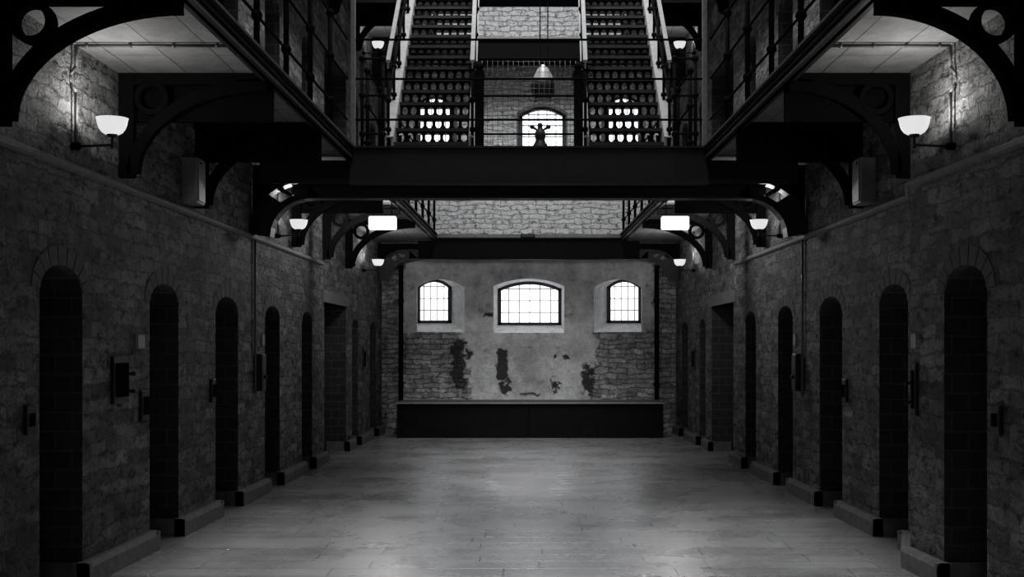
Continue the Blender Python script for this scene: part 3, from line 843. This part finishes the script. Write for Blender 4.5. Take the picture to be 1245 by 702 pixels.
# top landing the stairs arrive at
ya, yb = YS+G*NST+0.06, YS+G*NST+0.95
t = thing('stair_landing', 'upper footbridge at the head of the stairs joining the upper galleries', 'bridge', (0, (ya+yb)/2, DECK+ST))
zt = DECK+R*NST
bm = BM(); bx(bm, -ge(ya)+0.06, ge(ya)-0.06, ya+0.005, yb, zt-0.05, zt); obj('deck', bm, M['tread'], t)
bm = BM(); bx(bm, -ge(ya)+0.06, ge(ya)-0.06, yb-0.03, yb, zt-0.18, zt-0.05); bx(bm, -ge(ya)+0.06, ge(ya)-0.06, ya+0.005, ya+0.03, zt-0.18, zt-0.05); obj('girder', bm, M['iron2'], t)

# ------------------------------------------------------------------ wall lamps
def wall_lamp(s, y, z, lab, run_to_edge=True, kink=True, zc=3.62, lamp=LAMP_POWER):
    t = thing('wall_lamp', lab, 'wall lamp', P(s, y, 0, z-0.13), 'opal bowl wall lamps')
    f = lambda o, zz, dy=0: Vector(P(s, y+dy, o, zz))
    bm = BM()
    zb = z-0.13
    pts = [f(0.03, zb)]
    if kink: pts += [f(0.03, zb+0.36), f(-0.0, zb+0.42, -0.03), f(-0.0, zb+0.47, -0.03), f(0.03, zb+0.53)]
    pts += [f(0.03, zc)]
    path(bm, pts, 0.012)
    obj('conduit', bm, M['pipe'], t)
    if run_to_edge:
        bm = BM(); e = hw(s, y)-ge(y)-0.04
        path(bm, [f(0.03, zc), f(e, zc)], 0.012)
        for k in range(4): ball(bm, f(0.1+k*(e-0.2)/3, zc), 0.018, 8, 6)
        obj('ceiling_conduit', bm, M['pipe'], t)
    bm = BM(); q = f(0, zb); tube(bm, f(-0.01, zb), f(0.05, zb), 0.026, 12); ball(bm, f(0.045, zb), 0.024); obj('wall_plate', bm, M['iron'], t)
    bm = BM(); path(bm, [f(0.03, zb), f(0.27, zb+0.01), f(0.27, zb+0.07)], 0.009); ball(bm, f(0.27, zb), 0.014); obj('arm', bm, M['iron2'], t)
    c = f(0.27, z-0.055)
    bm = BM()
    lathe(bm, c, [(0.028, -0.012), (0.032, 0.0), (0.045, 0.008)], 20, True); obj('holder', bm, M['iron2'], t)
    bm = BM()
    prof = [(0.003, 0.0), (0.045, 0.004), (0.068, 0.018), (0.085, 0.042), (0.096, 0.072), (0.102, 0.104), (0.106, 0.112), (0.098, 0.112),
            (0.092, 0.075), (0.08, 0.045), (0.062, 0.022), (0.04, 0.010), (0.003, 0.008)]
    lathe(bm, c, prof, 28); obj('bowl', bm, M['bowl'], t, 'glowing white opal glass bowl')
    l = bpy.data.lights.new('lamp_light', 'POINT'); l.energy = lamp; l.shadow_soft_size = 0.04; l.color = (1, 0.98, 0.95)
    lo = bpy.data.objects.new('lamp_light', l); C.objects.link(lo); lo.parent = t
    lo.location = (c+Vector((0, 0, 0.135)))-Vector(t.location)
for s in (-1, 1):
    n_ = SIDE[s]
    wall_lamp(s, 8.2, 3.08, 'large lit opal bowl lamp on a bracket arm, nearest on the %s wall' % n_)
    wall_lamp(s, 14.36, 3.05, 'lit opal bowl lamp seen under the knee of the near bridge, %s side' % n_, False, False)
    wall_lamp(s, 21.1, 3.08, 'small lit opal bowl lamp farthest along the %s wall at ground storey' % n_, False, False)
    wall_lamp(s, 21.1, 6.80, 'lit opal bowl lamp on the upper storey beside the %s stairs' % n_, False, False, zc=7.2)

# rectangular lit fittings under the galleries
for s in (-1, 1):
    y = 16.5; x = s*1.955; z0, z1 = 3.20, 3.38
    t = thing('box_light', 'lit white rectangular light box hung under the %s gallery' % SIDE[s], 'light', (x, y, 3.6), 'rectangular light boxes')
    bm = BM(); bx(bm, x-0.185, x+0.185, y-0.05, y+0.05, z0, z1, 0.015); obj('diffuser', bm, M['tube'], t, 'glowing white diffuser')
    bm = BM(); bx(bm, x-0.2, x+0.2, y-0.055, y+0.055, z1, z1+0.02); obj('cap', bm, M['iron2'], t)
    for dx in (-0.12, 0.12):
        bm = BM(); tube(bm, (x+dx, y, z1+0.01), (x+dx, y, 3.645), 0.008, 8); obj('hanger_rod', bm, M['iron2'], t)
    l = bpy.data.lights.new('box_glow', 'AREA'); l.energy = 20; l.shape = 'RECTANGLE'; l.size = 0.34; l.size_y = 0.16
    for dy, ry in ((0.07, PI/2), (-0.07, -PI/2)):
        lo = bpy.data.objects.new('box_glow', l); C.objects.link(lo); lo.parent = t
        lo.location = Vector((x, y+dy, (z0+z1)/2))-Vector(t.location); lo.rotation_euler = (ry, 0, 0)

# ------------------------------------------------------------------ pipes and boxes on the walls
for s in (-1, 1):
    n_ = SIDE[s]
    # vertical conduit and its switch box beside the fourth doorway
    t = thing('wall_conduit', 'thin vertical conduit ending in a dark switch box before the %s wall\'s fourth doorway' % n_, 'conduit', P(s, 13.28, 0, 1.0))
    bm = BM(); path(bm, [Vector(P(s, 13.28, 0.02, 1.15)), Vector(P(s, 13.28, 0.02, 2.78))], 0.013); obj('pipe', bm, M['pipe'], t)
    a = P(s, 13.4, 0.0, 0)[0]; b = P(s, 13.4, 0.09, 0)[0]
    bm = BM(); bx(bm, a, b, 13.3, 13.5, 1.15, 1.55, 0.01); obj('switch_box', bm, M['iron2'], t)
    bm = BM(); tube(bm, P(s, 13.4, 0.08, 1.3), P(s, 13.4, 0.12, 1.3), 0.02); obj('switch_knob', bm, M['iron2'], t)
    # pale electrical box
    x0, x1 = P(s, 10.8, -0.01, 0)[0], P(s, 10.8, 0.13, 0)[0]
    t = thing('wall_box', 'tall off-white electrical box above the ledge on the %s wall' % n_, 'electrical box', (x0, 10.8, 2.86), 'pale electrical boxes')
    bm = BM(); bx(bm, x0, x1, 10.68, 10.93, 2.87, 3.27, 0.008); obj('case', bm, M['box'], t)
    bm = BM(); bx(bm, x1-s*0.001, x1-s*0.012, 10.70, 10.91, 2.89, 3.25, 0.003); obj('cover', bm, M['box'], t)
    bm = BM(); tube(bm, (x1, 10.74, 3.22), (x1-s*0.02, 10.74, 3.22), 0.012); obj('latch', bm, M['iron'], t)
    # corner drain pipes on the end wall
    x = s*2.44
    t = thing('drainpipe', 'dark vertical pipe at the %s edge of the far wall' % n_, 'pipe', (x, YB-0.06, 0.65), 'dark pipes on the far wall')
    bm = BM(); tube(bm, (x, YB-0.06, 0.0), (x, YB-0.06, 3.2), 0.045, 12); obj('pipe', bm, M['iron'], t)
    bm = BM()
    for zz in (0.9, 1.7, 2.5): tube(bm, (x, YB-0.06, zz), (x, YB-0.06, zz+0.06), 0.058, 12); bx(bm, x-0.03, x+0.03, YB-0.05, YB+0.01, zz, zz+0.06)
    obj('pipe_clip', bm, M['iron'], t)
def lock_box(s, y0, y1, z0, z1, lab, lever=True):
    x0, x1 = P(s, (y0+y1)/2, -0.02, 0)[0], P(s, (y0+y1)/2, 0.025, 0)[0]
    t = thing('lock_box', lab, 'lock box', (x0, (y0+y1)/2, z0))
    bm = BM(); bx(bm, x0, x1, y0, y1, z0, z1, 0.006); obj('case', bm, M['iron2'], t)
    bm = BM(); bx(bm, x1, x1-s*0.012, y0+0.04, y1-0.04, z0+0.05, z1-0.05, 0.003); obj('cover', bm, M['iron'], t)
    if lever:
        for zz in (0.25, 0.62):
            bm = BM(); q = z0+(z1-z0)*zz
            tube(bm, (x1, y1-0.08, q), (x1-s*0.05, y1-0.06, q), 0.012); ball(bm, (x1-s*0.05, y1-0.06, q), 0.018)
            obj('lever', bm, M['iron2'], t)
lock_box(-1, 8.93, 9.27, 1.20, 1.55, 'tall iron mechanism box with levers between the two nearest left doorways')
lock_box(-1, 7.44, 7.58, 1.08, 1.26, 'small dark lock box on the near side of the nearest left doorway', False)
lock_box(1, 7.44, 7.58, 1.08, 1.26, 'small dark lock box on the near side of the nearest right doorway', False)
lock_box(-1, 9.55, 9.74, 1.04, 1.28, 'dark lock box tight beside the second left doorway', False)
lock_box(-1, 11.55, 11.7, 1.1, 1.32, 'dark lock box tight beside the third left doorway', False)
lock_box(1, 8.87, 8.98, 1.12, 1.50, 'narrow iron box with levers between the two nearest right doorways')
lock_box(1, 11.55, 11.7, 1.1, 1.32, 'dark lock box tight beside the third right doorway', False)
lock_box(-1, 21.1, 21.35, 1.25, 1.62, 'narrow dark box between the last two left doorways', False)
lock_box(1, 21.1, 21.35, 1.25, 1.62, 'narrow dark box between the last two right doorways', False)
def plate(s, y0, y1, z0, z1, lab):
    x0, x1 = P(s, (y0+y1)/2, -0.02, 0)[0], P(s, (y0+y1)/2, 0.014, 0)[0]
    bm = BM(); bx(bm, x0, x1, y0, y1, z0, z1, 0.004)
    o = obj('number_plate', bm, M['plate']); o['label'] = lab; o['category'] = 'plate'
    # raised rim and worn figure strokes
    bm = BM()
    for q in ((y0, y0+0.012, z0, z1), (y1-0.012, y1, z0, z1), (y0, y1, z0, z0+0.01), (y0, y1, z1-0.01, z1)):
        bx(bm, x1, x1-s*0.004, *q)
    obj('rim', bm, M['dressed'], o)
plate(-1, 9.47, 9.68, 1.60, 1.72, 'small pale plate beside the second left doorway')
plate(1, 8.87, 9.03, 1.60, 1.72, 'small pale plate just before the second right doorway')
plate(-1, 13.62, 13.76, 1.64, 1.77, 'small pale plate beside the fourth left doorway')
plate(1, 13.62, 13.76, 1.64, 1.77, 'small pale plate beside the fourth right doorway')

# ------------------------------------------------------------------ stage at the far end
t = thing('stage', 'low black-fronted stage platform across the foot of the far wall', 'stage', (0.03, 22.2, 0))
xa, xb = -2.38, 2.42
for a, b in ((xa, 0.0-0.006), (0.012, xb)):
    bm = BM(); bx(bm, a, b, 22.22, 22.26, 0.0, 0.621, 0.003); obj('front_panel', bm, M['stage'], t)
for x in (xa, xb-0.04):
    bm = BM(); bx(bm, x, x+0.04, 22.26, YB-0.01, 0.0, 0.621); obj('side_panel', bm, M['stage'], t)
bm = BM(); bx(bm, -0.03, 0.04, 22.26, 22.32, 0.0, 0.621); obj('centre_post', bm, M['stage'], t)
bm = BM(); bx(bm, xa-0.03, xb+0.03, 22.19, YB-0.12, 0.622, 0.640, 0.004); obj('top_boards', bm, M['stage_edge'], t)
bm = BM(); bx(bm, xa-0.03, xb+0.03, 22.165, 22.189, 0.618, 0.645, 0.003); obj('front_edge', bm, M['stage_top'], t, 'pale worn front edge')

# ------------------------------------------------------------------ hanging lantern and small dark figure stand on the bridge
y = 14.3; x = 0.165
t = thing('hanging_lantern', 'pale-hooded dark lantern hanging on cables between the stairs', 'lantern', (x, y, 4.5))
for dx in (-0.035, 0.055):
    bm = BM(); tube(bm, (x+dx, y, 4.86), (x+dx*0.9, y, 10.96), 0.007, 6); obj('cable', bm, M['iron2'], t)
bm = BM(); lathe(bm, (x, y, 0), [(0.02, 4.90), (0.03, 4.88), (0.06, 4.86), (0.10, 4.78), (0.13, 4.72), (0.135, 4.71)], 16, True); obj('hood', bm, M['white'], t, 'pale hood')
bm = BM(); lathe(bm, (x, y, 0), [(0.13, 4.71), (0.145, 4.68), (0.14, 4.62), (0.125, 4.52), (0.11, 4.50)], 16, True); obj('body', bm, M['iron2'], t, 'dark body')
bm = BM()
for k in range(4):
    a = PI/4+k*PI/2
    tube(bm, (x+0.15*math.cos(a), y+0.15*math.sin(a), 4.72), (x+0.12*math.cos(a), y+0.12*math.sin(a), 4.49), 0.008, 6)
obj('cage_bars', bm, M['iron'], t)
y = 13.55; x = 0.125
t = thing('ornament', 'small dark ornament with two raised arms standing on the near footbridge', 'ornament', (x, y, 3.7))
bm = BM(); lathe(bm, (x, y, 3.7), [(0.11, 0), (0.11, 0.03), (0.085, 0.06), (0.08, 0.14), (0.06, 0.17), (0.05, 0.2)], 16, True); obj('base', bm, M['iron2'], t)
bm = BM(); lathe(bm, (x, y, 3.9), [(0.05, 0), (0.062, 0.04), (0.055, 0.09), (0.03, 0.12), (0.022, 0.15), (0.03, 0.165), (0.012, 0.19)], 14, True); obj('body', bm, M['iron2'], t)
for sx in (-1, 1):
    bm = BM(); path(bm, [Vector((x, y, 3.99)), Vector((x+sx*0.05, y, 4.02)), Vector((x+sx*0.08, y, 4.04))], 0.013); ball(bm, (x+sx*0.09, y, 4.045), 0.026)
    obj('arm', bm, M['iron2'], t)
